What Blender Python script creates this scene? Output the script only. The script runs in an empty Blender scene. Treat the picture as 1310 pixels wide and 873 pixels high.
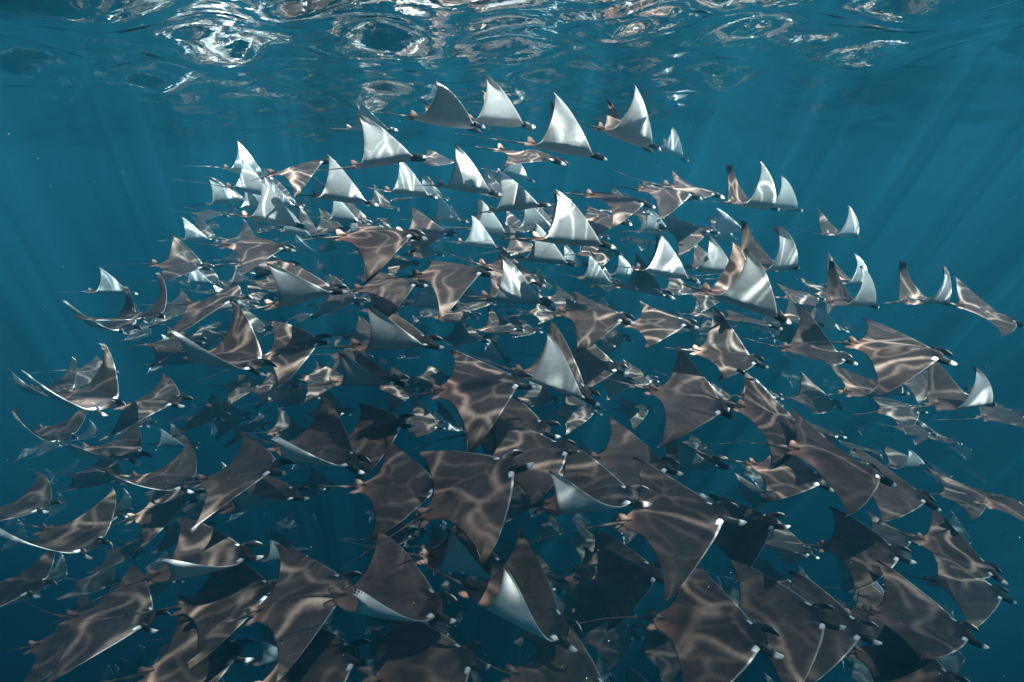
import bpy, math, random
import numpy as np
from mathutils import Matrix, Vector

R = math.radians
sc = bpy.context.scene
col = sc.collection

# ------------------------------------------------------------------ camera
CAM = Vector((0.0, 0.0, -1.3))          # the water surface is z = 0
FPX, CX, CY = 720.0, 655.0, 436.5        # focal length and centre in photo pixels (1310 x 873)
PITCH = R(-14.0)
cam_data = bpy.data.cameras.new("camera")
cam_data.sensor_width = 36.0
cam_data.sensor_fit = 'HORIZONTAL'
cam_data.lens = 36.0 * FPX / 1310.0
cam_data.clip_start = 0.05
cam_data.clip_end = 400.0
cam = bpy.data.objects.new("camera", cam_data)
col.objects.link(cam)
cam.location = CAM
cam.rotation_euler = (R(90) + PITCH, 0, 0)
sc.camera = cam

# ------------------------------------------------------------------ sky, sun, exposure
SUN_EL, SUN_AZ = R(59), R(165)           # azimuth clockwise from the view direction (+Y)
world = bpy.data.worlds.new("World")
sc.world = world
world.use_nodes = True
wn = world.node_tree.nodes
wn.clear()
sky = wn.new('ShaderNodeTexSky')
sky.sky_type = 'NISHITA'
sky.sun_disc = False
sky.sun_elevation = SUN_EL
sky.sun_rotation = SUN_AZ
bg = wn.new('ShaderNodeBackground')
bg.inputs['Strength'].default_value = 0.12
wo = wn.new('ShaderNodeOutputWorld')
world.node_tree.links.new(sky.outputs[0], bg.inputs[0])
world.node_tree.links.new(bg.outputs[0], wo.inputs[0])

sun_data = bpy.data.lights.new("sun", 'SUN')
sun_data.energy = 5.0
sun_data.angle = R(0.45)
sun_data.color = (1.0, 0.93, 0.83)
sun = bpy.data.objects.new("sun", sun_data)
col.objects.link(sun)
to_sun = Vector((math.sin(SUN_AZ) * math.cos(SUN_EL), math.cos(SUN_AZ) * math.cos(SUN_EL), math.sin(SUN_EL)))
sun.rotation_euler = to_sun.to_track_quat('Z', 'Y').to_euler()
sun.location = (0, 0, 30)

sc.view_settings.view_transform = 'Standard'
sc.view_settings.look = 'None'
sc.view_settings.exposure = 2.12
sc.view_settings.gamma = 1.0
sc.view_settings.use_curve_mapping = False
cy = sc.cycles
cy.use_denoising = True
cy.max_bounces = 5
cy.diffuse_bounces = 2
cy.glossy_bounces = 2
cy.transmission_bounces = 2
cy.volume_bounces = 1
cy.transparent_max_bounces = 6
cy.use_adaptive_sampling = False
cy.sample_clamp_indirect = 4.0

# ------------------------------------------------------------------ node helpers
class NT:
    def __init__(self, name):
        self.m = bpy.data.materials.new(name)
        self.m.use_nodes = True
        self.t = self.m.node_tree
        self.t.nodes.clear()
    def n(self, typ, **kw):
        nd = self.t.nodes.new('ShaderNode' + typ)
        for k, v in kw.items():
            setattr(nd, k, v)
        return nd
    def set(self, sock, v):
        if isinstance(v, bpy.types.NodeSocket):
            self.t.links.new(v, sock)
        elif v is not None:
            sock.default_value = v
    def math(self, op, a, b=None, c=None, clamp=False):
        nd = self.n('Math', operation=op, use_clamp=clamp)
        for s, v in zip(nd.inputs, (a, b, c)):
            self.set(s, v)
        return nd.outputs[0]
    def step(self, v, lo, hi):                       # smoothstep
        nd = self.n('MapRange', interpolation_type='SMOOTHSTEP')
        self.set(nd.inputs['Value'], v)
        nd.inputs['From Min'].default_value = lo
        nd.inputs['From Max'].default_value = hi
        return nd.outputs[0]
    def mixc(self, f, a, b, blend='MIX'):
        nd = self.n('Mix', data_type='RGBA', blend_type=blend)
        self.set(nd.inputs[0], f)
        for s, v in ((nd.inputs[6], a), (nd.inputs[7], b)):
            self.set(s, (*v, 1.0) if isinstance(v, tuple) and len(v) == 3 else v)
        return nd.outputs[2]
    def noise(self, vec, scale, detail=3.0, rough=0.55):
        nd = self.n('TexNoise')
        nd.inputs['Scale'].default_value = scale
        nd.inputs['Detail'].default_value = detail
        nd.inputs['Roughness'].default_value = rough
        if vec is not None:
            self.set(nd.inputs['Vector'], vec)
        return nd
    def out(self, surf=None, vol=None):
        o = self.n('OutputMaterial')
        if surf is not None:
            self.t.links.new(surf, o.inputs['Surface'])
        if vol is not None:
            self.t.links.new(vol, o.inputs['Volume'])
        return self.m


# ------------------------------------------------------------------ materials
def skin_material():
    """Brown back, white belly, dark collar and pale patches beside the eyes.
    The attribute 'skin' holds (belly side, span, chord) coordinates of the animal."""
    g = NT("ray_skin")
    at = g.n('Attribute', attribute_name='skin')
    sep = g.n('SeparateColor')
    g.t.links.new(at.outputs['Color'], sep.inputs[0])
    under, span, chord = sep.outputs
    oi = g.n('ObjectInfo')
    tc = g.n('TexCoord')
    off = g.n('VectorMath', operation='ADD')
    g.t.links.new(tc.outputs['Object'], off.inputs[0])
    cv = g.n('CombineXYZ')
    g.set(cv.inputs[0], g.math('MULTIPLY', oi.outputs['Random'], 37.0))
    g.t.links.new(cv.outputs[0], off.inputs[1])
    P = off.outputs[0]
    n1 = g.noise(P, 5.0, 4.0).outputs[0]
    n2 = g.noise(P, 26.0, 3.0).outputs[0]
    mott = g.math('ADD', g.math('MULTIPLY', n1, 0.6), g.math('MULTIPLY', n2, 0.4))
    back = g.mixc(g.step(mott, 0.32, 0.68), (0.052, 0.036, 0.030), (0.114, 0.079, 0.066))
    # individual tint
    hs = g.n('HueSaturation')
    hs.inputs['Saturation'].default_value = 1.0
    g.set(hs.inputs['Value'], g.math('ADD', g.math('MULTIPLY', oi.outputs['Random'], 0.5), 0.75))
    g.t.links.new(back, hs.inputs['Color'])
    back = hs.outputs[0]
    # reddish rump near the tail
    rump = g.math('MULTIPLY', g.step(chord, 0.66, 1.0), g.math('SUBTRACT', 1.0, g.step(span, 0.05, 0.32)))
    back = g.mixc(g.math('MULTIPLY', rump, 0.65), back, (0.36, 0.19, 0.145))
    # dark collar behind the head
    c1 = g.math('MULTIPLY', g.step(chord, 0.02, 0.07), g.math('SUBTRACT', 1.0, g.step(chord, 0.13, 0.22)))
    wob = g.math('ADD', span, g.math('MULTIPLY', g.math('SUBTRACT', n1, 0.5), 0.12))
    collar = g.math('MULTIPLY', c1, g.math('SUBTRACT', 1.0, g.step(wob, 0.15, 0.27)))
    back = g.mixc(g.math('MULTIPLY', collar, 0.85), back, (0.018, 0.018, 0.022))
    # pale spots
    vo = g.n('TexVoronoi')
    vo.inputs['Scale'].default_value = 16.0
    g.t.links.new(P, vo.inputs['Vector'])
    spot = g.math('MULTIPLY', g.math('SUBTRACT', 1.0, g.step(vo.outputs['Distance'], 0.05, 0.11)), g.step(n1, 0.56, 0.64))
    back = g.mixc(g.math('MULTIPLY', spot, 0.55), back, (0.5, 0.46, 0.42))
    # long pale scuffs and a darker spine
    stc = g.n('VectorMath', operation='MULTIPLY')
    g.t.links.new(P, stc.inputs[0])
    stc.inputs[1].default_value = (3.0, 26.0, 3.0)
    scr = g.noise(stc.outputs[0], 2.2, 2.0, 0.6).outputs[0]
    back = g.mixc(g.math('MULTIPLY', g.math('MULTIPLY', g.step(scr, 0.62, 0.72), g.step(n1, 0.46, 0.60)), 0.35), back, (0.30, 0.25, 0.22))
    back = g.mixc(g.math('MULTIPLY', g.math('SUBTRACT', 1.0, g.step(span, 0.0, 0.16)), 0.35), back, (0.035, 0.026, 0.024))
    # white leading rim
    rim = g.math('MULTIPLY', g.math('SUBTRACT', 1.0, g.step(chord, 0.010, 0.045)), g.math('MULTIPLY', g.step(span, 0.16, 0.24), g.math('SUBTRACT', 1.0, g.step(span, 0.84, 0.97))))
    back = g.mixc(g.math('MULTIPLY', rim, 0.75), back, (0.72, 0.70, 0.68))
    # belly
    belly = g.mixc(g.step(mott, 0.35, 0.7), (0.70, 0.69, 0.67), (0.84, 0.83, 0.81))
    belly = g.mixc(g.math('MULTIPLY', g.step(n1, 0.50, 0.72), 0.30), belly, (0.42, 0.40, 0.39))
    slit = g.math('MULTIPLY', g.step(g.math('SINE', g.math('MULTIPLY', chord, 2 * math.pi / 0.045)), 0.55, 0.85),
                  g.math('MULTIPLY', g.math('MULTIPLY', g.step(chord, 0.20, 0.22), g.math('SUBTRACT', 1.0, g.step(chord, 0.42, 0.44))),
                         g.math('MULTIPLY', g.step(span, 0.05, 0.07), g.math('SUBTRACT', 1.0, g.step(span, 0.13, 0.15)))))
    belly = g.mixc(g.math('MULTIPLY', slit, 0.7), belly, (0.12, 0.10, 0.10))
    tipd = g.math('MULTIPLY', g.step(span, 0.72, 1.0), g.step(chord, 0.35, 0.95))
    belly = g.mixc(g.math('MULTIPLY', tipd, 0.55), belly, (0.22, 0.20, 0.20))
    edge = g.math('MULTIPLY', g.step(chord, 0.86, 0.99), g.step(span, 0.2, 0.4))
    belly = g.mixc(g.math('MULTIPLY', edge, 0.6), belly, (0.20, 0.17, 0.16))
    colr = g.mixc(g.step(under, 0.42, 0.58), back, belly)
    # white cheek with a black patch round the eye
    cheek = g.math('MULTIPLY', g.math('MULTIPLY', g.step(span, 0.10, 0.125), g.math('SUBTRACT', 1.0, g.step(span, 0.19, 0.22))),
                   g.math('SUBTRACT', 1.0, g.step(chord, 0.05, 0.085)))
    colr = g.mixc(cheek, colr, (0.86, 0.85, 0.82))
    bs = g.n('BsdfPrincipled')
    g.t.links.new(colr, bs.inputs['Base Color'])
    bs.inputs['Roughness'].default_value = 0.46
    bs.inputs['IOR'].default_value = 1.25
    bp = g.n('Bump')
    bp.inputs['Strength'].default_value = 0.25
    bp.inputs['Distance'].default_value = 0.01
    g.t.links.new(n2, bp.inputs['Height'])
    g.t.links.new(bp.outputs[0], bs.inputs['Normal'])
    return g.out(bs.outputs[0])


def plain_material(name, c1, c2, rough=0.5, scale=14.0):
    g = NT(name)
    tc = g.n('TexCoord')
    nz = g.noise(tc.outputs['Object'], scale, 3.0).outputs[0]
    bs = g.n('BsdfPrincipled')
    g.t.links.new(g.mixc(g.step(nz, 0.35, 0.65), c1, c2), bs.inputs['Base Color'])
    bs.inputs['Roughness'].default_value = rough
    bs.inputs['IOR'].default_value = 1.25
    return g.out(bs.outputs[0])


def horn_material():
    """Head fin: black inside and at the base, white along its outer blade."""
    g = NT("head_fin_skin")
    at = g.n('Attribute', attribute_name='skin')
    sep = g.n('SeparateColor')
    g.t.links.new(at.outputs['Color'], sep.inputs[0])
    outer, along, _ = sep.outputs
    oi = g.n('ObjectInfo')
    along = g.math('SUBTRACT', along, g.math('MULTIPLY', oi.outputs['Random'], 0.16))
    w = g.math('MULTIPLY', g.step(outer, 0.22, 0.40), g.math('MULTIPLY', g.step(along, 0.46, 0.62), g.math('SUBTRACT', 1.0, g.step(along, 0.86, 0.98))))
    c = g.mixc(w, (0.022, 0.022, 0.026), (0.84, 0.83, 0.80))
    bs = g.n('BsdfPrincipled')
    g.t.links.new(c, bs.inputs['Base Color'])
    bs.inputs['Roughness'].default_value = 0.42
    bs.inputs['IOR'].default_value = 1.3
    return g.out(bs.outputs[0])


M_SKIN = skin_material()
M_HORN = horn_material()
M_EYE = plain_material("eye_black", (0.006, 0.006, 0.008), (0.012, 0.012, 0.014), 0.12)
M_FIN = plain_material("dorsal_fin_skin", (0.26, 0.15, 0.12), (0.40, 0.25, 0.20), 0.5)
M_TAIL = plain_material("tail_skin", (0.06, 0.045, 0.04), (0.15, 0.11, 0.10), 0.5)


BAND_LEN, BAND_PEAK = 12.0, 6.0                  # spacing of the painted light bands and where a bright one lies


def water_material():
    """The rippled surface: it mirrors beyond the critical angle, lets daylight in below it,
    and its transparent colour carries a painted net of bright lines and broad dark bands."""
    g = NT("water_surface")
    geo = g.n('NewGeometry')
    warp = g.noise(geo.outputs['Position'], 1.3, 2.0)
    wsub = g.n('VectorMath', operation='SUBTRACT')
    g.t.links.new(warp.outputs['Color'], wsub.inputs[0])
    wsub.inputs[1].default_value = (0.5, 0.5, 0.5)
    wsc = g.n('VectorMath', operation='SCALE')
    g.t.links.new(wsub.outputs[0], wsc.inputs[0])
    wsc.inputs['Scale'].default_value = 1.15
    add = g.n('VectorMath', operation='ADD')
    g.t.links.new(geo.outputs['Position'], add.inputs[0])
    g.t.links.new(wsc.outputs[0], add.inputs[1])
    flat = g.n('VectorMath', operation='MULTIPLY')
    g.t.links.new(add.outputs[0], flat.inputs[0])
    flat.inputs[1].default_value = (1, 1, 0)
    lines = None  # caustic net painted into the transparency, not focused by the waves
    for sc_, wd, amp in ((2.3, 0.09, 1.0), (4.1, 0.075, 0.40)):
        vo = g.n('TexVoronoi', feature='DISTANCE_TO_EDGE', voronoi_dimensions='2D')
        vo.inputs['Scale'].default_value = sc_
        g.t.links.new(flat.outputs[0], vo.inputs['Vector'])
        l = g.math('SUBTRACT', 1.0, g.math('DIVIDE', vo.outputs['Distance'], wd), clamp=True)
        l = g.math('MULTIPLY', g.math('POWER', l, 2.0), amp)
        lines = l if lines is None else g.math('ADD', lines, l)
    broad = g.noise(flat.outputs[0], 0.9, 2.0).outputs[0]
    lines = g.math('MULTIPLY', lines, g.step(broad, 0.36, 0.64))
    # broad light and dark bands painted into the transparency, dark over the camera
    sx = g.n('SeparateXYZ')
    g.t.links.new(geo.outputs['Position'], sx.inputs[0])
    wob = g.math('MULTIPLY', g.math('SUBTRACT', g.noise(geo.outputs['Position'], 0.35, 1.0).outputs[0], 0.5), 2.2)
    arg = g.math('ADD', g.math('MULTIPLY', sx.outputs[1], 2 * math.pi / BAND_LEN), g.math('ADD', wob, g.math('MULTIPLY', sx.outputs[0], 0.10)))
    light_band = g.math('ADD', 0.5, g.math('MULTIPLY', g.math('COSINE', g.math('SUBTRACT', arg, 2 * math.pi * BAND_PEAK / BAND_LEN)), 0.5))
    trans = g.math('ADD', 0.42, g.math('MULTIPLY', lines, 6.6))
    trans = g.math('MULTIPLY', trans, g.math('ADD', 0.20, g.math('MULTIPLY', g.math('POWER', light_band, 1.4), 1.2)))
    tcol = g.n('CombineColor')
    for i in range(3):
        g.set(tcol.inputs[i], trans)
    # ripples
    st = g.n('VectorMath', operation='MULTIPLY')
    g.t.links.new(geo.outputs['Position'], st.inputs[0])
    st.inputs[1].default_value = (1.0, 1.0, 0.0)
    r1 = g.noise(st.outputs[0], 4.5, 3.0, 0.5).outputs[0]
    bp = g.n('Bump')
    bp.inputs['Strength'].default_value = 1.0
    bp.inputs['Distance'].default_value = 0.007
    g.t.links.new(r1, bp.inputs['Height'])
    fr = g.n('Fresnel')
    fr.inputs['IOR'].default_value = 1.333
    g.t.links.new(bp.outputs[0], fr.inputs['Normal'])
    gl = g.n('BsdfGlossy')
    gl.inputs['Roughness'].default_value = 0.03
    gl.inputs['Color'].default_value = (0.97, 0.97, 0.97, 1)
    g.t.links.new(bp.outputs[0], gl.inputs['Normal'])
    tr = g.n('BsdfTransparent')
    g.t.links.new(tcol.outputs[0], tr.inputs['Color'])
    mx = g.n('MixShader')
    g.t.links.new(fr.outputs[0], mx.inputs[0])
    g.t.links.new(tr.outputs[0], mx.inputs[1])
    g.t.links.new(gl.outputs[0], mx.inputs[2])
    return g.out(mx.outputs[0])


def water_volume():
    g = NT("sea_water_haze")
    pv = g.n('VolumePrincipled')
    pv.inputs['Color'].default_value = (0.007, 0.056, 0.080, 1)
    pv.inputs['Absorption Color'].default_value = (0.15, 0.31, 0.38, 1)
    pv.inputs['Density'].default_value = 0.215
    pv.inputs['Anisotropy'].default_value = 0.0
    return g.out(vol=pv.outputs[0])


# ------------------------------------------------------------------ object helpers
def mesh_from(name, verts, faces, mat, skin=None, smooth=True):
    me = bpy.data.meshes.new(name)
    me.from_pydata([tuple(v) for v in verts], [], faces)
    me.materials.append(mat)
    if smooth:
        me.polygons.foreach_set('use_smooth', [True] * len(me.polygons))
    if skin is not None:
        a = me.attributes.new('skin', 'FLOAT_COLOR', 'POINT')
        c = np.ones((len(verts), 4), dtype=np.float32)
        c[:, :3] = skin
        a.data.foreach_set('color', c.ravel())
    me.update()
    return me


def link(name, data, parent=None):
    o = bpy.data.objects.new(name, data)
    col.objects.link(o)
    if parent is not None:
        o.parent = parent
    return o


# ------------------------------------------------------------------ the water
def wave_height(x, y):
    rng = np.random.RandomState(4)
    h = np.zeros_like(x)
    for lam, amp, n in ((5.5, 0.05, 3), (2.4, 0.055, 5), (1.1, 0.032, 6), (0.55, 0.006, 7)):
        for _ in range(n):
            a = rng.normal(0.5 * math.pi, 0.75)
            l = lam * rng.uniform(0.75, 1.3)
            k = 2 * math.pi / l
            ph = rng.uniform(0, 6.283)
            s = np.sin(k * (x * math.cos(a) + y * math.sin(a)) + ph)
            h += amp * rng.uniform(0.6, 1.2) * s / math.sqrt(n) * 1.3
    gust = 0.5 + 0.5 * np.sin(0.9 * x + 1.7 * np.sin(0.7 * y + 0.4)) * np.sin(0.8 * y - 0.5 * x + 0.7)
    for lam, amp, n in ((0.62, 0.013, 6), (0.33, 0.0025, 6)):
        for _ in range(n):
            a = rng.normal(0.5 * math.pi, 0.6)
            k = 2 * math.pi / (lam * rng.uniform(0.75, 1.3))
            h += gust * amp * 1.4 / math.sqrt(n) * np.sin(k * (x * math.cos(a) + y * math.sin(a)) + rng.uniform(0, 6.283))
    # ripple rings added so their steep facets show bright sky as a glint
    q = np.sqrt((x - 0.93) ** 2 + (y - 4.6) ** 2)
    h += 0.045 * np.sin(2 * math.pi * q / 0.34) * np.exp(-(q / 0.55) ** 2)
    return h


def axis(lo, hi, fine_lo, fine_hi, step, grow=1.14):
    a = list(np.arange(fine_lo, fine_hi, step))
    s, v = step, a[-1]
    while v < hi:
        s *= grow
        v += s
        a.append(v)
    s, v = step, a[0]
    while v > lo:
        s *= grow
        v -= s
        a.insert(0, v)
    return np.array(a)


def grid_mesh(name, xs, ys, hfun, mat):
    X, Y = np.meshgrid(xs, ys)
    Z = hfun(X, Y)
    nx, ny = len(xs), len(ys)
    v = np.stack([X.ravel(), Y.ravel(), Z.ravel()], 1)
    i = np.arange(nx - 1)[None, :] + (np.arange(ny - 1) * nx)[:, None]
    i = i.ravel()
    f = np.stack([i, i + 1, i + 1 + nx, i + nx], 1)
    return mesh_from(name, v.tolist(), f.tolist(), mat)


xs = axis(-70, 70, -9.0, 9.0, 0.06)
ys = axis(-45, 85, 2.0, 12.0, 0.04)
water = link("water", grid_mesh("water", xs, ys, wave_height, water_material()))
water["kind"] = "structure"
water["label"] = "rippled silvery underside of the sea surface"

seabed = link("seabed", grid_mesh("seabed", axis(-75, 75, -20, 20, 1.0), axis(-50, 90, -10, 40, 1.0),
                                  lambda x, y: -24 + 0.5 * np.sin(x * 0.21 + 1) * np.cos(y * 0.17) + 0.15 * np.sin(x * 0.9 + y * 0.6),
                                  plain_material("seabed_sand", (0.16, 0.14, 0.11), (0.26, 0.23, 0.18), 0.9, 1.2)))
seabed["kind"] = "structure"

# ------------------------------------------------------------------ the devil ray
SPAN = 0.53
WING = 0.84                               # half the wingspan in metres
T_ = np.array([0, .06, .115, .15, .20, .28, .40, .55, .70, .82, .91, .965, 1.0])
LE_ = np.array([.440, .440, .415, .368, .340, .302, .232, .130, .022, -.075, -.160, -.222, -.285])
TE_ = np.array([-.52, -.512, -.480, -.440, -.395, -.350, -.308, -.276, -.258, -.255, -.264, -.276, -.291])


def smooth(t, a, b):
    u = np.clip((t - a) / (b - a), 0, 1)
    return u * u * (3 - 2 * u)


def wing_curve(a0, a1, curl=0.0, n=60):
    """Spine of one wing: arc length -> (y, z, bend angle)."""
    s = np.linspace(0, 1, n)
    ph = a0 * smooth(s, 0.08, 0.32) + (a1 - a0) * np.clip((s - 0.18) / 0.82, 0, 1) ** 1.25 + curl * np.clip((s - 0.62) / 0.38, 0, 1) ** 1.5
    ds = s[1] - s[0]
    y = np.concatenate([[0], np.cumsum(np.cos(ph[:-1]) * ds)])
    z = np.concatenate([[0], np.cumsum(np.sin(ph[:-1]) * ds)])
    return s, y, z, ph


def ray_body(near, far, seed, ns=24, nc=9):
    """One closed skin: head, disc and both wings, bent to the pose. x forward, y to the left."""
    rng = random.Random(seed)
    st = 0.5 * (1 - np.cos(np.linspace(0, math.pi, ns))) * 0.55 + np.linspace(0, 1, ns) * 0.45
    u = (1 - np.cos(np.linspace(0, math.pi, nc))) / 2
    verts, skin, rings = [], [], []
    ring_u = np.concatenate([u[::-1], u[1:-1]])             # upper te -> le, lower le -> te
    ring_s = np.concatenate([np.ones(nc), -np.ones(nc - 2)])
    sides = []
    for sgn, (a0, a1) in ((-1, near), (1, far)):
        sides.append((sgn, wing_curve(R(a0), R(a1), R(rng.uniform(-26, 34)) if a1 < 60 else 0.0), rng.uniform(-0.22, 0.28), rng.uniform(0, 6.28), rng.uniform(-0.09, 0.13)))
    order = [(sides[0], t) for t in st[::-1]] + [(sides[1], t) for t in st[1:]]
    for (sgn, (cs, cyy, czz, cph), tw, phs, cam_), t in order:
        le, te = np.interp(t, T_, LE_), np.interp(t, T_, TE_)
        y0, z0, ph = np.interp(t, cs, cyy), np.interp(t, cs, czz), np.interp(t, cs, cph)
        th = 0.062 * math.exp(-(t / 0.17) ** 2) + 0.022 * (1 - t) ** 1.1 + 0.0070 * (1 - t ** 8) + 0.0020
        nrm = (-math.sin(ph), math.cos(ph))
        ring = []
        for uu, ss in zip(ring_u, ring_s):
            x = le + (te - le) * uu
            prof = 1.9 * math.sqrt(max(uu, 0) + 1e-6) * (1 - uu) ** 0.85 * 0.95
            h = ss * th * prof * (1.0 if ss > 0 else 0.8)
            h += -tw * t * (x - 0.05) * 0.9
            h += 0.035 * t * uu * uu * math.sin(phs + 5.0 * t)          # soft trailing edge
            h += cam_ * (t * t) * 4 * uu * (1 - uu)                     # camber
            y = y0 + nrm[0] * h
            z = z0 + nrm[1] * h
            ring.append(len(verts))
            verts.append((x * SPAN, sgn * y * SPAN * WING, z * SPAN * WING))
            skin.append((0.5 if uu < 1e-4 or uu > 0.9999 else (0.0 if ss > 0 else 1.0), t, uu))
        rings.append(ring)
    faces = []
    m = len(ring_u)
    for a, b in zip(rings[:-1], rings[1:]):
        for k in range(m):
            k2 = (k + 1) % m
            faces.append((a[k], b[k], b[k2], a[k2]))
    faces.append(tuple(rings[0]))
    faces.append(tuple(rings[-1][::-1]))
    return verts, faces, skin


def tube(path, radii, n=8, flat=1.0, up=Vector((0, 0, 1))):
    verts, faces, along = [], [], []
    P = [Vector(p) for p in path]
    for i, p in enumerate(P):
        d = (P[min(i + 1, len(P) - 1)] - P[max(i - 1, 0)]).normalized()
        a = d.cross(up).normalized()
        b = a.cross(d)
        for k in range(n):
            an = 2 * math.pi * k / n
            verts.append(p + a * math.cos(an) * radii[i] * flat + b * math.sin(an) * radii[i])
            along.append((math.cos(an) * 0.5 + 0.5, i / (len(P) - 1), 0))
    for i in range(len(P) - 1):
        for k in range(n):
            faces.append((i * n + k, i * n + (k + 1) % n, (i + 1) * n + (k + 1) % n, (i + 1) * n + k))
    faces.append(tuple(range(n))[::-1])
    faces.append(tuple((len(P) - 1) * n + k for k in range(n)))
    return verts, faces, along


S = SPAN


def horn_mesh(sgn):
    pts = [(0.33, 0.100, 0.0), (0.39, 0.120, -0.002), (0.44, 0.137, -0.012), (0.485, 0.143, -0.026), (0.53, 0.134, -0.040), (0.56, 0.116, -0.050)]
    rad = [0.040, 0.044, 0.040, 0.034, 0.024, 0.007]
    v, f, a = tube([(x * S, y * S, z * S) for x, y, z in pts], [r * S for r in rad], 10, 0.42)
    # outer side = away from the midline; tube's local a axis points to -y for a +x path
    sk = [(1 - c[0], c[1], 0) for c in a]
    if sgn < 0:
        v = [(p[0], -p[1], p[2]) for p in v]
        f = [q[::-1] for q in f]
    return mesh_from("head_fin", v, f, M_HORN, sk)


def eye_mesh():
    v, f = [], []
    n, m = 8, 5
    for i in range(1, m):
        for k in range(n):
            th, ph = math.pi * i / m, 2 * math.pi * k / n
            v.append((0.022 * S * math.sin(th) * math.cos(ph), 0.016 * S * math.sin(th) * math.sin(ph), 0.022 * S * math.cos(th)))
    for i in range(m - 2):
        for k in range(n):
            f.append((i * n + k, (i + 1) * n + k, (i + 1) * n + (k + 1) % n, i * n + (k + 1) % n))
    f.append(tuple(range(n)))
    f.append(tuple((m - 2) * n + k for k in range(n))[::-1])
    return mesh_from("eye", v, f, M_EYE)


def dorsal_mesh():
    prof = [(-0.40, 0.030), (-0.435, 0.060), (-0.475, 0.098), (-0.515, 0.112), (-0.535, 0.098), (-0.530, 0.050), (-0.545, 0.012), (-0.46, 0.005)]
    v, f = [], []
    c = (sum(p[0] for p in prof) / len(prof), sum(p[1] for p in prof) / len(prof))
    for x, z in prof:
        v.append((x * S, 0.0, z * S))
    v.append((c[0] * S, 0.012 * S, c[1] * S))
    v.append((c[0] * S, -0.012 * S, c[1] * S))
    n = len(prof)
    for k in range(n):
        f.append((k, (k + 1) % n, n))
        f.append(((k + 1) % n, k, n + 1))
    return mesh_from("dorsal_fin", v, f, M_FIN)


def pelvic_mesh(sgn):
    prof = [(-0.44, 0.04), (-0.47, 0.10), (-0.53, 0.125), (-0.585, 0.11), (-0.575, 0.06), (-0.52, 0.02)]
    v, f = [], []
    for x, y in prof:
        v.append((x * S, sgn * y * S, -0.004 * S))
    n = len(prof)
    v.append((-0.515 * S, sgn * 0.075 * S, 0.010 * S))
    v.append((-0.515 * S, sgn * 0.075 * S, -0.016 * S))
    for k in range(n):
        a, b = k, (k + 1) % n
        f.append((a, b, n) if sgn < 0 else (b, a, n))
        f.append((b, a, n + 1) if sgn < 0 else (a, b, n + 1))
    return mesh_from("pelvic_fin", v, f, M_FIN)


def tail_mesh(seed):
    rng = random.Random(seed)
    L = rng.uniform(0.75, 1.15)
    bend, lift = rng.uniform(-0.34, 0.34), rng.uniform(-0.20, 0.22)
    pts = []
    for i in range(12):
        k = i / 11
        pts.append(((-0.46 - L * k) * S, bend * k * k * S, (0.012 + lift * k * k) * S))
    rad = [max(0.020 * (1 - k) ** 2.2, 0.0026) * S for k in np.linspace(0, 1, 12)]
    v, f, _ = tube(pts, rad, 6)
    return mesh_from("tail", v, f, M_TAIL)


HORN = {s: horn_mesh(s) for s in (-1, 1)}
EYE = eye_mesh()
DORSAL = dorsal_mesh()
PELVIC = {s: pelvic_mesh(s) for s in (-1, 1)}
TAILS = [tail_mesh(k) for k in range(9)]


def pixel_dir(px, py):
    v = Vector(((px - CX) / FPX, 1.0, (CY - py) / FPX))
    return Matrix.Rotation(PITCH, 3, 'X') @ v


def place(px, py, d, yaw, pitch, roll):
    """Where a ray seen at that pixel and at d metres swims, and its attitude as it shows there:
    yaw 0 = across the view, positive = turning away; roll positive = back turned to the viewer."""
    dr = pixel_dir(px, py)
    loc = CAM + dr * d
    az = math.atan2(dr.x, dr.y)
    r = Vector((math.cos(az), -math.sin(az), 0))
    f = Vector((math.sin(az), math.cos(az), 0))
    h = r * math.cos(R(yaw)) + f * math.sin(R(yaw))
    X = (h * math.cos(R(pitch)) + Vector((0, 0, math.sin(R(pitch))))).normalized()
    Y = Vector((0, 0, 1)).cross(X).normalized()
    Z = X.cross(Y)
    rot = Matrix((X, Y, Z)).transposed() @ Matrix.Rotation(R(roll), 3, 'X')
    return loc, rot


GROUPS = {}
COUNT = 0


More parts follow.
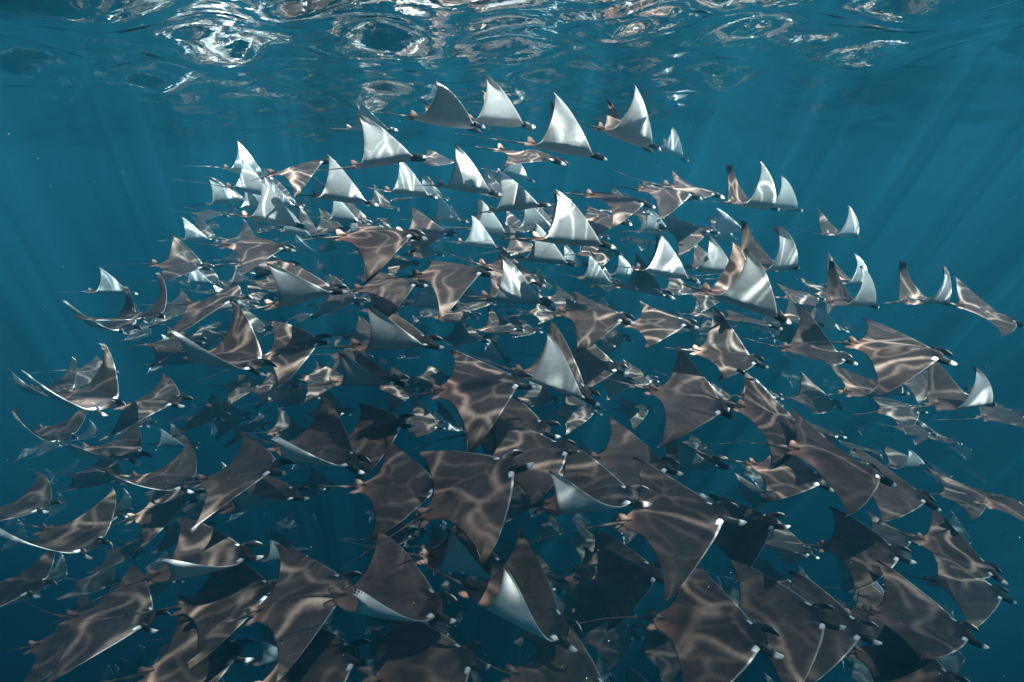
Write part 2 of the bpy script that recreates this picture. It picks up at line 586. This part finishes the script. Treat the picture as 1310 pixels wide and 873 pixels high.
def devil_ray(px, py, d, yaw, pitch, roll, near, far, label, group, detail=True, size=1.0):
    global COUNT
    COUNT += 1
    seed = COUNT * 7 + 3
    roll = roll if roll < 8 else 8 + (roll - 8) * 0.12
    if py > 560:                                     # seen steeply from above: flatter poses
        roll = min(roll, 2.0)
        if far[0] < 60:
            far = (far[0] * 0.3, far[1] * 0.38)
        if near[0] < 0:
            near = (near[0] * 0.5, near[1] * 0.3)
        elif near[1] < 35:
            near = (near[0] * 0.5 + 8, near[1] * 0.5 + 10)
    elif py > 400:
        if far[0] < 45:
            far = (far[0] * 0.6, far[1] * 0.6)
        if near[0] < 0:
            near = (near[0] * 0.6, near[1] * 0.7)
    if far[0] > 60:
        far = (far[0] - 60, far[1] - 60)
    if px < 330 and yaw < -15:
        yaw *= 1.45
    dr = pixel_dir(px, py)
    down = math.degrees(math.atan2(-dr.z, math.hypot(dr.x, dr.y)))
    if near[1] >= 40:                                # near wings that show their white side curl over at the tip
        k = max(down + max(roll, 0), 0) * 0.75
        if py > 560:
            near = (near[0] + k * 0.9, near[1] + k * 0.9 + 6)
        else:
            near = (min(near[0] + k + 18, 84), min(near[1] + k + 24, 122))
    loc, rot = place(px, py, d, yaw, pitch, roll)
    if loc.z > -0.45:
        loc.z = -0.45
    if detail:
        v, f, s = ray_body(near, far, seed, 38 if d < 3.9 else 26, 9)
    else:
        v, f, s = ray_body(near, far, seed, 14, 6)
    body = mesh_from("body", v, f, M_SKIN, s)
    root = link("devil_ray", None)
    root.matrix_world = Matrix.Translation(loc) @ rot.to_4x4() @ Matrix.Scale(size, 4)
    root["label"] = label
    root["category"] = "ray"
    root["group"] = group
    link("body", body, root)
    for sg in (-1, 1):
        link("head_fin", HORN[sg], root)
    if detail:
        for sg in (-1, 1):
            e = link("eye", EYE, root)
            e.location = (0.385 * S, sg * 0.142 * S, 0.004 * S)
            link("pelvic_fin", PELVIC[sg], root)
        link("dorsal_fin", DORSAL, root)
    link("tail", TAILS[seed % len(TAILS)], root)
    return root


# ------------------------------------------------------------------ the school
# x, y in the photo, distance, yaw, pitch, roll, near wing (root, tip angle), far wing, label
SCHOOL = [
 (572,157,4.4,10,-5,-8,(38,5),(30,50),"grey-bellied ray with a rounded shaded wing, topmost in the school beside a dark-winged one"),
 (640,158,4.8,5,-3,0,(50,78),(45,70),"shaded dark-winged ray with one pointed wing up, topmost in the school"),
 (724,193,4.0,5,-8,5,(48,82),(50,78),"pale-bellied ray with both wings held upright and brown inner far wing, near the surface"),
 (803,178,4.6,28,-14,0,(45,80),(50,75),"glowing white winged ray swimming alone just under the bright sun glints"),
 (858,197,8.5,10,-20,0,(45,80),(30,60),"tiny pale ray just ahead of the glowing white winged ray"),
 (680,200,4.5,-8,-9,8,(-4,-14),(5,12),"flat brown ray gliding below the pair of upright wings"),
 (476,166,6.5,0,2,0,(15,40),(35,60),"small hazy ray with a thin raised wing behind the white wing it overlaps"),
 (497,207,4.4,0,10,-4,(52,82),(50,85),"ray with tall white wing streaked by light and dark wing edge behind"),
 (442,256,5.1,-5,-6,-2,(50,85),(45,88),"ray with white sail-like wing framed by a dark curved far wing"),
 (526,248,6.2,0,-5,0,(48,80),(40,70),"smaller ray with white wing crossed by a bright light streak"),
 (600,243,5.0,0,-6,-2,(50,82),(42,70),"ray with bright plain white triangular wing and a second white tip behind it"),
 (660,226,8.3,0,-12,0,(45,80),(35,60),"tiny white winged ray hazed out beneath the brown flat ray"),
 (664,266,5.3,0,8,-4,(45,72),(35,60),"grey shaded ray with raised wing and light patch on its base"),
 (733,310,3.9,5,-3,0,(52,92),(60,100),"ray with pale belly under tall near-black curved wings"),
 (792,256,4.6,18,-6,22,(-14,-40),(5,-5),"brown-backed ray with wings arched down and one bright line across its back"),
 (855,247,5.0,15,-5,12,(-15,-55),(0,-10),"greyish ray with wing pointing down, between two brown-backed rays"),
 (886,244,5.3,14,-8,22,(-6,-12),(4,8),"flat brown ray with looping light lines swimming ahead of a downturned wing"),
 (962,263,4.9,52,-4,4,(45,85),(48,85),"ray seen from behind with pale upright wings like a U, beside a smaller winged one"),
 (996,266,6.6,40,-4,0,(45,80),(30,60),"fainter ray partly behind the U-winged one near the surface"),
 (880,294,5.5,12,0,22,(-14,-60),(4,6),"brown ray with net of light lines and a bright downturned wing edge"),
 (930,296,7.0,10,8,4,(30,55),(20,40),"small grey ray fading into the blue behind the net-patterned one"),
 (853,351,5.1,4,-8,0,(48,85),(50,75),"ray with clean white upright wing and a dark far wing, pinkish tail root"),
 (912,346,5.8,20,-4,0,(48,80),(35,60),"pale winged ray mostly hidden by the brown pointed wing in front"),
 (985,342,4.3,58,2,8,(40,80),(52,92),"ray seen from behind, one white curled wing glowing and brown back netted with light"),
 (952,389,3.5,18,-16,8,(38,80),(52,82),"large ray with pink-brown raised far wing and bright white near wing, long pale tail"),
 (1075,301,6.8,58,-2,4,(42,82),(45,80),"small distant ray with two thin upright wings against open blue"),
 (1086,362,6.2,55,0,6,(42,88),(45,80),"ray with bright white near wing, close above a similar wider ray"),
 (1088,388,4.9,55,-4,8,(40,85),(52,95),"wider U-winged ray close below the one with the glowing wing"),
 (1182,386,5.0,58,-2,6,(34,75),(50,88),"ray with U-shaped wings and pale lines on its back, alone in open blue"),
 (1264,402,4.8,38,-14,24,(-4,-10),(38,70),"hazy brown ray at the school's outer edge with a thin raised far wing"),
 (1150,448,3.5,12,-2,40,(-14,-48),(2,4),"broad brown-backed ray with streaks of light and squared wing outline"),
 (1228,515,4.2,55,-4,10,(34,78),(52,88),"ray with long white curled near wing and dark far wing tip"),
 (1284,532,6.2,45,-4,20,(5,20),(30,60),"faint brown ray fading out past the white curled wing"),
 (1118,500,4.7,40,-6,18,(20,55),(10,25),"dark ray with only a thin white wing edge showing, below the broad brown-backed one"),
 (1046,452,4.6,20,-6,26,(8,22),(45,75),"grey-brown ray with a dusky fin-like far wing and pale lines on its back"),
 (932,456,4.4,14,-6,22,(2,6),(48,72),"dark shadowed ray with gold flecks at its tail, behind the large pink-brown winged one"),
 (958,412,5.4,12,-6,-4,(5,12),(10,20),"small ray showing a pinkish tail under the bright white near wing"),
 (884,512,3.7,12,-8,28,(-14,-58),(40,52),"brown ray laced with bright light lines, near wing bent straight down"),
 (992,538,3.5,18,-22,42,(-12,-40),(22,36),"smoky grey ray with tall sloping back and soft light lines"),
 (1072,592,3.0,20,-8,42,(-18,-58),(26,44),"brightest brown ray, its whole back covered in glowing net of light"),
 (1140,622,3.8,18,-10,36,(-14,-50),(10,10),"dim brown ray tucked behind the brightest netted one"),
 (1106,704,4.0,15,6,34,(-6,-20),(42,62),"dim ray with faint light lines and raised far wing, below the brightest netted one"),
 (1226,712,4.0,28,-10,24,(4,16),(42,62),"almost black ray with pointed raised wing over the deep blue"),
 (1240,752,4.6,30,-6,30,(-14,-62),(10,20),"hazy greenish ray directly under the almost black one"),
 (1278,642,4.1,68,-6,28,(-12,-30),(14,8),"lit ray with sickle wings swimming away at the school's fringe"),
 (1182,798,3.3,15,6,36,(10,32),(36,50),"brown ray with bright band across its shoulders and thin white wing tip"),
 (1136,800,4.0,15,4,36,(-4,-10),(30,45),"dim ray half covered by the one with bright shouldered band"),
 (1162,856,3.3,15,0,40,(-4,-10),(10,12),"faint brown back below the ray with the bright shoulder band"),
 (912,806,2.6,14,6,44,(-16,-46),(28,44),"very large pale brown ray with a wide soft highlight across its back"),
 (1000,792,3.0,14,4,42,(-16,-48),(30,46),"ray with mottled light on its back, first ahead of the very large pale brown one"),
 (1050,800,3.3,14,4,42,(-16,-48),(32,48),"ray with bright head marks, second ahead of the very large pale brown one"),
 (868,662,2.7,12,8,42,(-18,-55),(34,50),"large ray with faint light lines and near wing hooked down like a claw"),
 (758,640,2.9,6,6,28,(2,112),(80,92),"large brown ray whose near wing tip curls up showing a small white triangle"),
 (606,622,2.65,14,16,48,(-18,-48),(26,42),"large brown ray with an oval ring of light on its back and long thin tail"),
 (680,582,3.2,10,8,40,(-10,-30),(38,46),"ray with white-cheeked head poking out behind the one with an oval light ring"),
 (618,494,3.2,8,12,30,(-22,-60),(4,-6),"bright coppery ray full of tangled light lines, near wing hanging down"),
 (712,492,3.6,5,-8,10,(40,78),(50,66),"ray with glowing white folded wing below a thin greenish far wing"),
 (762,404,4.2,5,-3,26,(-16,-60),(2,-14),"copper-brown ray edged with bright curved lines, near wing pointing down"),
 (845,414,4.6,5,4,12,(-4,5),(4,6),"flat grey ray with a small white patch beside its head"),
 (662,384,4.4,4,-4,0,(42,75),(50,62),"ray with bright white shark-fin wing and brown shadowed body"),
 (580,350,4.0,4,4,24,(-10,-60),(0,-14),"chestnut ray with a ring of light, wing drooping, at mid school"),
 (655,350,4.6,0,-14,26,(-6,-24),(6,12),"brown ray with straight pale wing edge above the white shark-fin wing"),
 (488,302,3.7,4,2,26,(-16,-52),(0,-10),"large plain brown ray with one near wing sweeping down to a fine tip"),
 (392,380,4.1,-4,13,8,(26,72),(40,52),"ray with smooth white near wing and brown far wing like two sails, nose up"),
 (500,366,4.6,4,6,26,(-16,-55),(0,0),"dusky ray under the large plain brown one with its wing bent down"),
 (508,440,3.6,-2,2,18,(22,62),(34,44),"brown ray with shining white near wing turned up along its lower side"),
 (472,488,4.2,-2,0,4,(12,42),(15,25),"ray showing only a smooth white leaf-shaped wing in the dark gap"),
 (552,392,6.0,0,-4,0,(40,60),(40,60),"greenish hazy ray between the white sail and shining turned-up wing"),
 (294,462,3.7,-26,-6,20,(12,42),(46,58),"brown ray with tall far wing and long pale crescent of near wing edge"),
 (376,446,4.4,-6,16,24,(-14,-46),(30,45),"dappled ray climbing close behind the one with long pale crescent"),
 (276,386,4.6,-28,8,14,(-14,-50),(8,6),"ray with arched wing edge like a bow and light-washed back"),
 (234,340,6.0,-10,-4,8,(-8,-14),(42,60),"faint dappled ray with thin raised wing, above the bow-edged one"),
 (331,316,4.8,0,-2,14,(-10,-40),(4,4),"flat ray with glowing light-splashed back and orange tail root"),
 (345,338,5.5,2,-2,10,(-4,-8),(4,8),"plain grey ray just below the light-splashed flat one"),
 (352,284,5.3,0,-10,-4,(48,82),(40,70),"ray with the most dazzling white wing, flaring beside a cluster of small tips"),
 (386,214,5.0,0,16,6,(-22,-46),(4,-5),"brown ray climbing under the surface with white-edged wing sloping down"),
 (318,222,7.2,0,-10,0,(48,84),(40,60),"small white wing tip, upper of two above the dazzling one"),
 (324,246,6.6,0,-10,0,(48,84),(40,60),"small white wing tip, lower of two above the dazzling one"),
 (184,404,4.7,-52,4,6,(8,20),(46,86),"ray facing us with crescent wings and pale rims at the thinning edge"),
 (146,418,5.2,-42,0,6,(16,46),(46,80),"ray with bright white crescent near wing, beside the pale-rimmed one facing us"),
 (145,374,8.0,0,-6,0,(45,80),(30,60),"tiny lone white wing above the bright crescent"),
 (114,512,4.0,-32,-6,20,(14,44),(48,66),"brown ray with tall narrow far wing and flat white wing rim at the fringe"),
 (196,516,4.6,-20,8,6,(-8,-30),(20,50),"dark ray with white belly flash, just ahead of the tall narrow winged one"),
 (66,502,5.6,-48,0,8,(18,55),(44,78),"dim ray with thin white crescent at the very edge of the school"),
 (70,556,5.4,-45,0,6,(16,50),(30,60),"dim ray with curled white rim below the thin crescent at the edge"),
 (146,580,4.8,-34,0,12,(18,50),(40,60),"shadowed ray with small bright hooked wing rim"),
 (212,616,4.2,-42,8,16,(10,40),(24,40),"ray with light-streaked back and wing bent like a scythe"),
 (214,648,4.6,-20,8,34,(-10,-34),(10,20),"dim greenish ray below the scythe-winged one"),
 (312,606,3.5,-6,6,38,(-10,-28),(30,40),"plain grey ray with rounded wing and white-marked head, back turned up"),
 (340,640,4.0,-6,4,8,(20,55),(10,30),"ray showing a white crescent belly under the plain grey one"),
 (410,582,3.4,-12,-4,24,(16,50),(90,104),"clear brown ray with tall far wing and shining white near wing rim"),
 (482,552,4.2,0,12,34,(-14,-40),(6,8),"greenish dappled ray ahead of the clear brown one with white rim"),
 (516,622,3.4,2,-6,36,(-16,-44),(34,46),"dark brown ray with faint copper shoulder, lying in shadow behind the oval-ringed one"),
 (264,720,3.2,-14,-5,26,(12,42),(46,50),"brown ray with curved far wing and a long white sickle rim"),
 (298,764,3.3,-8,2,40,(-6,-14),(10,14),"dim plain back just under the ray with long white sickle rim"),
 (392,764,3.0,-4,4,44,(-8,-22),(26,32),"flat olive-grey ray with rounded white-rimmed near wing and straight tail"),
 (92,690,3.8,-34,-6,22,(16,46),(46,60),"shadowy ray with upright far wing and S-curved white rim"),
 (30,650,5.0,-38,0,14,(8,30),(42,62),"very dim ray at the edge above the S-curved rim"),
 (20,752,4.2,-28,0,34,(-6,-14),(20,30),"dim brown back at the school's edge below the S-curved rim"),
 (148,792,3.5,-16,-2,34,(-6,-20),(40,52),"dim ray with pointed far wing and pale lower rim in the dark water"),
 (94,816,4.1,-24,0,34,(-4,-10),(20,34),"nearly invisible ray low in the dark fringe beside a pointed wing"),
 (254,846,3.2,-10,-6,34,(-10,-24),(88,100),"dim ray with one tall fin-like far wing low in the dark"),
 (504,770,2.6,-10,-6,36,(12,40),(44,42),"big dark brown ray with smooth wing curve and thin white lower rim"),
 (600,722,3.3,-2,-4,30,(22,85),(8,16),"dim ray with small bluish-white upturned near wing"),
 (668,782,2.65,-2,-12,26,(18,84),(72,78),"big dark ray with bluish-white upturned near wing and tall grey far wing"),
 (796,732,3.5,6,-6,36,(-8,-24),(8,12),"dim brown ray in shadow under the claw-winged one"),
 (764,760,3.9,4,-4,36,(-8,-24),(8,12),"fainter ray behind the dim brown shadowed one"),
 (548,856,2.7,0,0,40,(-6,-12),(12,20),"dim back under the big dark ray with thin white lower rim"),
 (722,880,2.7,-4,0,38,(-6,-12),(36,40),"dark back with rounded wing under the big bluish-white winged ray"),
 (402,856,2.9,-4,2,42,(-8,-20),(14,20),"dim back below the flat olive-grey ray"),
 (812,592,3.6,8,0,30,(-6,-20),(46,58),"almost black ray with a thin lit wing edge between two large brown ones"),
 (656,552,3.5,6,0,36,(-6,-20),(34,40),"shadowed dark wing right behind the coppery tangled-light ray"),
 (1010,606,4.1,12,-2,34,(-8,-24),(10,14),"dark ray in shadow under the smoky grey one"),
 (758,466,4.6,4,-6,24,(-6,-18),(20,30),"dark ray in the gap beside the glowing white folded wing"),
 (884,594,4.3,6,14,10,(30,75),(10,20),"dark ray with a small pale green wing glint under the laced brown one"),
 (950,676,3.9,8,16,36,(-14,-54),(10,16),"dim green-grey ray with its wing hanging behind the claw-winged one"),
 (616,314,6.8,0,-6,0,(46,78),(35,60),"small hazy greenish-white fin shape at mid school under the bright triangle"),
 (700,334,5.4,2,-4,0,(44,80),(40,66),"pale bellied ray directly under the near-black curved wings"),
 (826,372,5.6,6,-8,8,(10,28),(45,70),"grey ray with dusky far wing behind the copper-brown one"),
 (546,298,5.4,0,0,12,(-10,-30),(20,40),"hazy brown ray with looped light line ahead of the large plain brown one"),
 (770,282,5.6,4,-2,14,(-8,-30),(8,14),"shadowy green-grey ray under the arched brown-backed one"),
 (560,206,6.6,0,-4,10,(-6,-14),(12,24),"hazy brown-tinted ray between two white wings near the surface"),
]
jit = random.Random(5)
for row in SCHOOL:
    x, y, d, yaw, pit, rol, near, far, lab = row
    if y > 480:                                             # no two hold quite the same course
        yaw, pit = yaw + jit.uniform(-11, 11), pit + jit.uniform(-8, 8)
    devil_ray(x, y, d, yaw, pit, rol, near, far, lab, "devil rays of the school", True)

# the rest of the school, glimpsed between and behind the others
rnd = random.Random(21)
OUTLINE = [(150, 420), (215, 300), (330, 235), (470, 215), (640, 235), (800, 255), (960, 300), (1090, 400), (1200, 500), (1270, 600),
           (1250, 760), (1220, 860), (20, 860), (15, 700), (40, 560), (90, 480)]


def inside(x, y):
    c = False
    n = len(OUTLINE)
    for i in range(n):
        (x1, y1), (x2, y2) = OUTLINE[i], OUTLINE[(i + 1) % n]
        if (y1 > y) != (y2 > y) and x < (x2 - x1) * (y - y1) / (y2 - y1) + x1:
            c = not c
    return c


# easily found rays by which the half-hidden ones are told apart
LANDMARKS = [(803, 178, "glowing white winged ray under the sun glints"), (724, 193, "ray with both wings upright"),
             (497, 207, "tall light-streaked white wing"), (442, 256, "white wing framed by a dark one"), (352, 284, "most dazzling white wing"),
             (600, 243, "bright white triangular wing"), (733, 310, "near-black curved wings"), (792, 256, "arched back with one bright line"),
             (853, 351, "clean white upright wing"), (952, 389, "large pink-brown raised wing"), (488, 302, "large plain brown ray"),
             (580, 350, "chestnut ray with a ring of light"), (662, 384, "white shark-fin wing"), (762, 404, "copper-brown ray edged with bright curves"),
             (392, 380, "white and brown pair of sails"), (331, 316, "flat ray with light-splashed back"), (276, 386, "bow-edged ray"),
             (294, 462, "ray with long pale crescent"), (508, 440, "shining white turned-up wing"), (712, 492, "glowing white folded wing"),
             (618, 494, "coppery tangled-light ray"), (884, 512, "light-laced ray with hanging wing"), (1150, 448, "broad squared brown back"),
             (1046, 452, "dusky fin-like far wing"), (992, 538, "smoky grey sloping back"), (1072, 592, "brightest netted ray"),
             (410, 582, "clear brown ray with white rim"), (312, 606, "plain grey rounded ray"), (212, 616, "scythe-winged ray"),
             (114, 512, "tall narrow winged ray"), (146, 418, "bright white crescent wing"), (264, 720, "long white sickle rim"),
             (92, 690, "S-curved white rim"), (392, 764, "flat olive-grey ray"), (504, 770, "big dark smooth-winged ray"),
             (606, 622, "ray with oval light ring"), (758, 640, "curled-up white wing tip"), (868, 662, "claw-winged ray"),
             (668, 782, "big bluish-white upturned wing"), (912, 806, "very large pale brown ray"), (1106, 704, "dim ray with raised far wing"),
             (1182, 798, "ray with bright shoulder band"), (1228, 515, "long white curled wing"), (1226, 712, "almost black pointed ray")]
placed = [(r[0], r[1]) for r in SCHOOL]
FILL = 0
USED = set()
tries = 0
while FILL < 128 and tries < 20000:
    tries += 1
    x, y = rnd.uniform(15, 1270), rnd.uniform(215, 860)
    if not inside(x, y) or min((x - a) ** 2 + (y - b) ** 2 for a, b in placed) < (17 + 23 * (y - 215) / 645) ** 2:
        continue
    if rnd.random() > (1.0 if y < 400 else 0.5 if y < 560 else 0.22):
        continue
    placed.append((x, y))
    FILL += 1
    base = 6.9 - 2.5 * (y - 215) / 645                      # the school comes nearer as it goes deeper
    d = base * rnd.uniform(1.0, 1.4) * (1.0 if y < 520 else 1.12)
    side = (x - 655) / 655
    yaw = side * (40 if side > 0 else 30) + rnd.uniform(-12, 12)
    k = rnd.random() * (1.0 if y < 380 else 0.72) + (0.0 if y < 380 else 0.28)
    if k < 0.35:
        near, far = (rnd.uniform(36, 50), rnd.uniform(66, 88)), (rnd.uniform(34, 52), rnd.uniform(58, 86))
    elif k < 0.7:
        near, far = (rnd.uniform(-18, -4), rnd.uniform(-60, -14)), (rnd.uniform(-4, 10), rnd.uniform(-10, 14))
    else:
        near, far = (rnd.uniform(-4, 12), rnd.uniform(-5, 30)), (rnd.uniform(28, 48), rnd.uniform(40, 70))
    zone = ("hazy rays in the far upper ranks" if y < 330 else "dim rays in the thinning flank" if x < 260
            else "dusky rays in the middle ranks" if y < 560 else "barely lit rays in the depth")
    tone = {"h": "small hazy", "d": "dim" if x < 260 else "dusky", "b": "barely lit"}[zone[0]]
    look = "white-winged" if k < 0.35 else "droop-winged" if k < 0.7 else "fin-raising"
    for m in sorted(LANDMARKS, key=lambda q: (q[0] - x) ** 2 + (q[1] - y) ** 2)[:4]:
        dx, dy = x - m[0], y - m[1]
        rel = ("ahead of" if dx > 0 else "trailing") if abs(dx) > abs(dy) else ("above" if dy < 0 else "below")
        lab, grp = f"{tone} {look} ray {rel} the {m[2]}", zone
        if lab not in USED:
            break
    USED.add(lab)
    devil_ray(x, y, d, yaw, rnd.uniform(-9, 9), rnd.uniform(2, 24), near, far, lab, grp, d < 5.0, rnd.uniform(0.9, 1.05))

# and the countless others that close the school off behind and below: one dim mass
vv, ff, sk = [], [], []
LOW = [ray_body(*p, 500 + i, 7, 4) for i, p in enumerate([((40, 80), (40, 75)), ((-10, -40), (5, -10)), ((5, 15), (30, 50)), ((-4, 8), (4, 10)), ((25, 50), (-8, -20))])]
n = 0
while n < 620:
    x, y = rnd.uniform(20, 1270), rnd.uniform(235, 1150)
    if not inside(x, min(y, 850)) or (430 < y < 860 and rnd.random() < 0.72):
        continue
    n += 1
    base = 6.9 - 2.5 * (y - 215) / 645 if y < 860 else 4.4
    d = base * rnd.uniform(1.5, 2.3) * (1.0 if y < 430 else 1.3)
    side = (x - 655) / 655
    loc, rot = place(x, y, d, side * 40 + rnd.uniform(-18, 18), rnd.uniform(-10, 10), rnd.uniform(-6, 22))
    if loc.z > -0.55:
        continue
    v, f, s_ = LOW[n % len(LOW) if y < 400 else 1 + n % 3]
    o = len(vv)
    P = np.array(v) @ np.array(rot).T + np.array(loc)
    vv.extend(P.tolist())
    ff.extend(tuple(i + o for i in q) for q in f)
    sk.extend(s_)
mass = link("ray_school", mesh_from("ray_school", vv, ff, M_SKIN, sk))
mass["kind"] = "stuff"
mass["label"] = "dim mass of countless rays closing the school off behind"
mass["category"] = "school"


# ------------------------------------------------------------------ drifting specks of plankton
pr = random.Random(77)
vv, ff = [], []
for _ in range(900):
    q = CAM + pixel_dir(pr.uniform(-80, 1390), pr.uniform(60, 930)) * pr.uniform(0.9, 5.5)
    if q.z > -0.3:
        continue
    rr = pr.uniform(0.0005, 0.0015)
    o = len(vv)
    vv += [(q.x + a * rr, q.y + b * rr, q.z + c * rr) for a, b, c in ((1, 0, 0), (-1, 0, 0), (0, 1, 0), (0, -1, 0), (0, 0, 1), (0, 0, -1))]
    ff += [(o + a, o + b, o + c) for a, b, c in ((0, 2, 4), (2, 1, 4), (1, 3, 4), (3, 0, 4), (2, 0, 5), (1, 2, 5), (3, 1, 5), (0, 3, 5))]
plankton = link("plankton", mesh_from("plankton", vv, ff, plain_material("plankton_pale", (0.5, 0.5, 0.46), (0.75, 0.74, 0.7), 0.6)))
plankton["kind"] = "stuff"
plankton["label"] = "tiny pale specks of plankton drifting in the water"
plankton["category"] = "plankton"

# ------------------------------------------------------------------ the water body itself
def box_mesh(name, lo, hi, mat):
    v = [(x, y, z) for z in (lo[2], hi[2]) for y in (lo[1], hi[1]) for x in (lo[0], hi[0])]
    f = [(0, 2, 3, 1), (4, 5, 7, 6), (0, 1, 5, 4), (2, 6, 7, 3), (0, 4, 6, 2), (1, 3, 7, 5)]
    return mesh_from(name, v, f, mat, smooth=False)


haze = link("haze", box_mesh("haze", (-95, -70, -26), (95, 110, 0.6), water_volume()))
haze["kind"] = "stuff"
haze["label"] = "blue sea water fading everything with distance"
haze["category"] = "water"
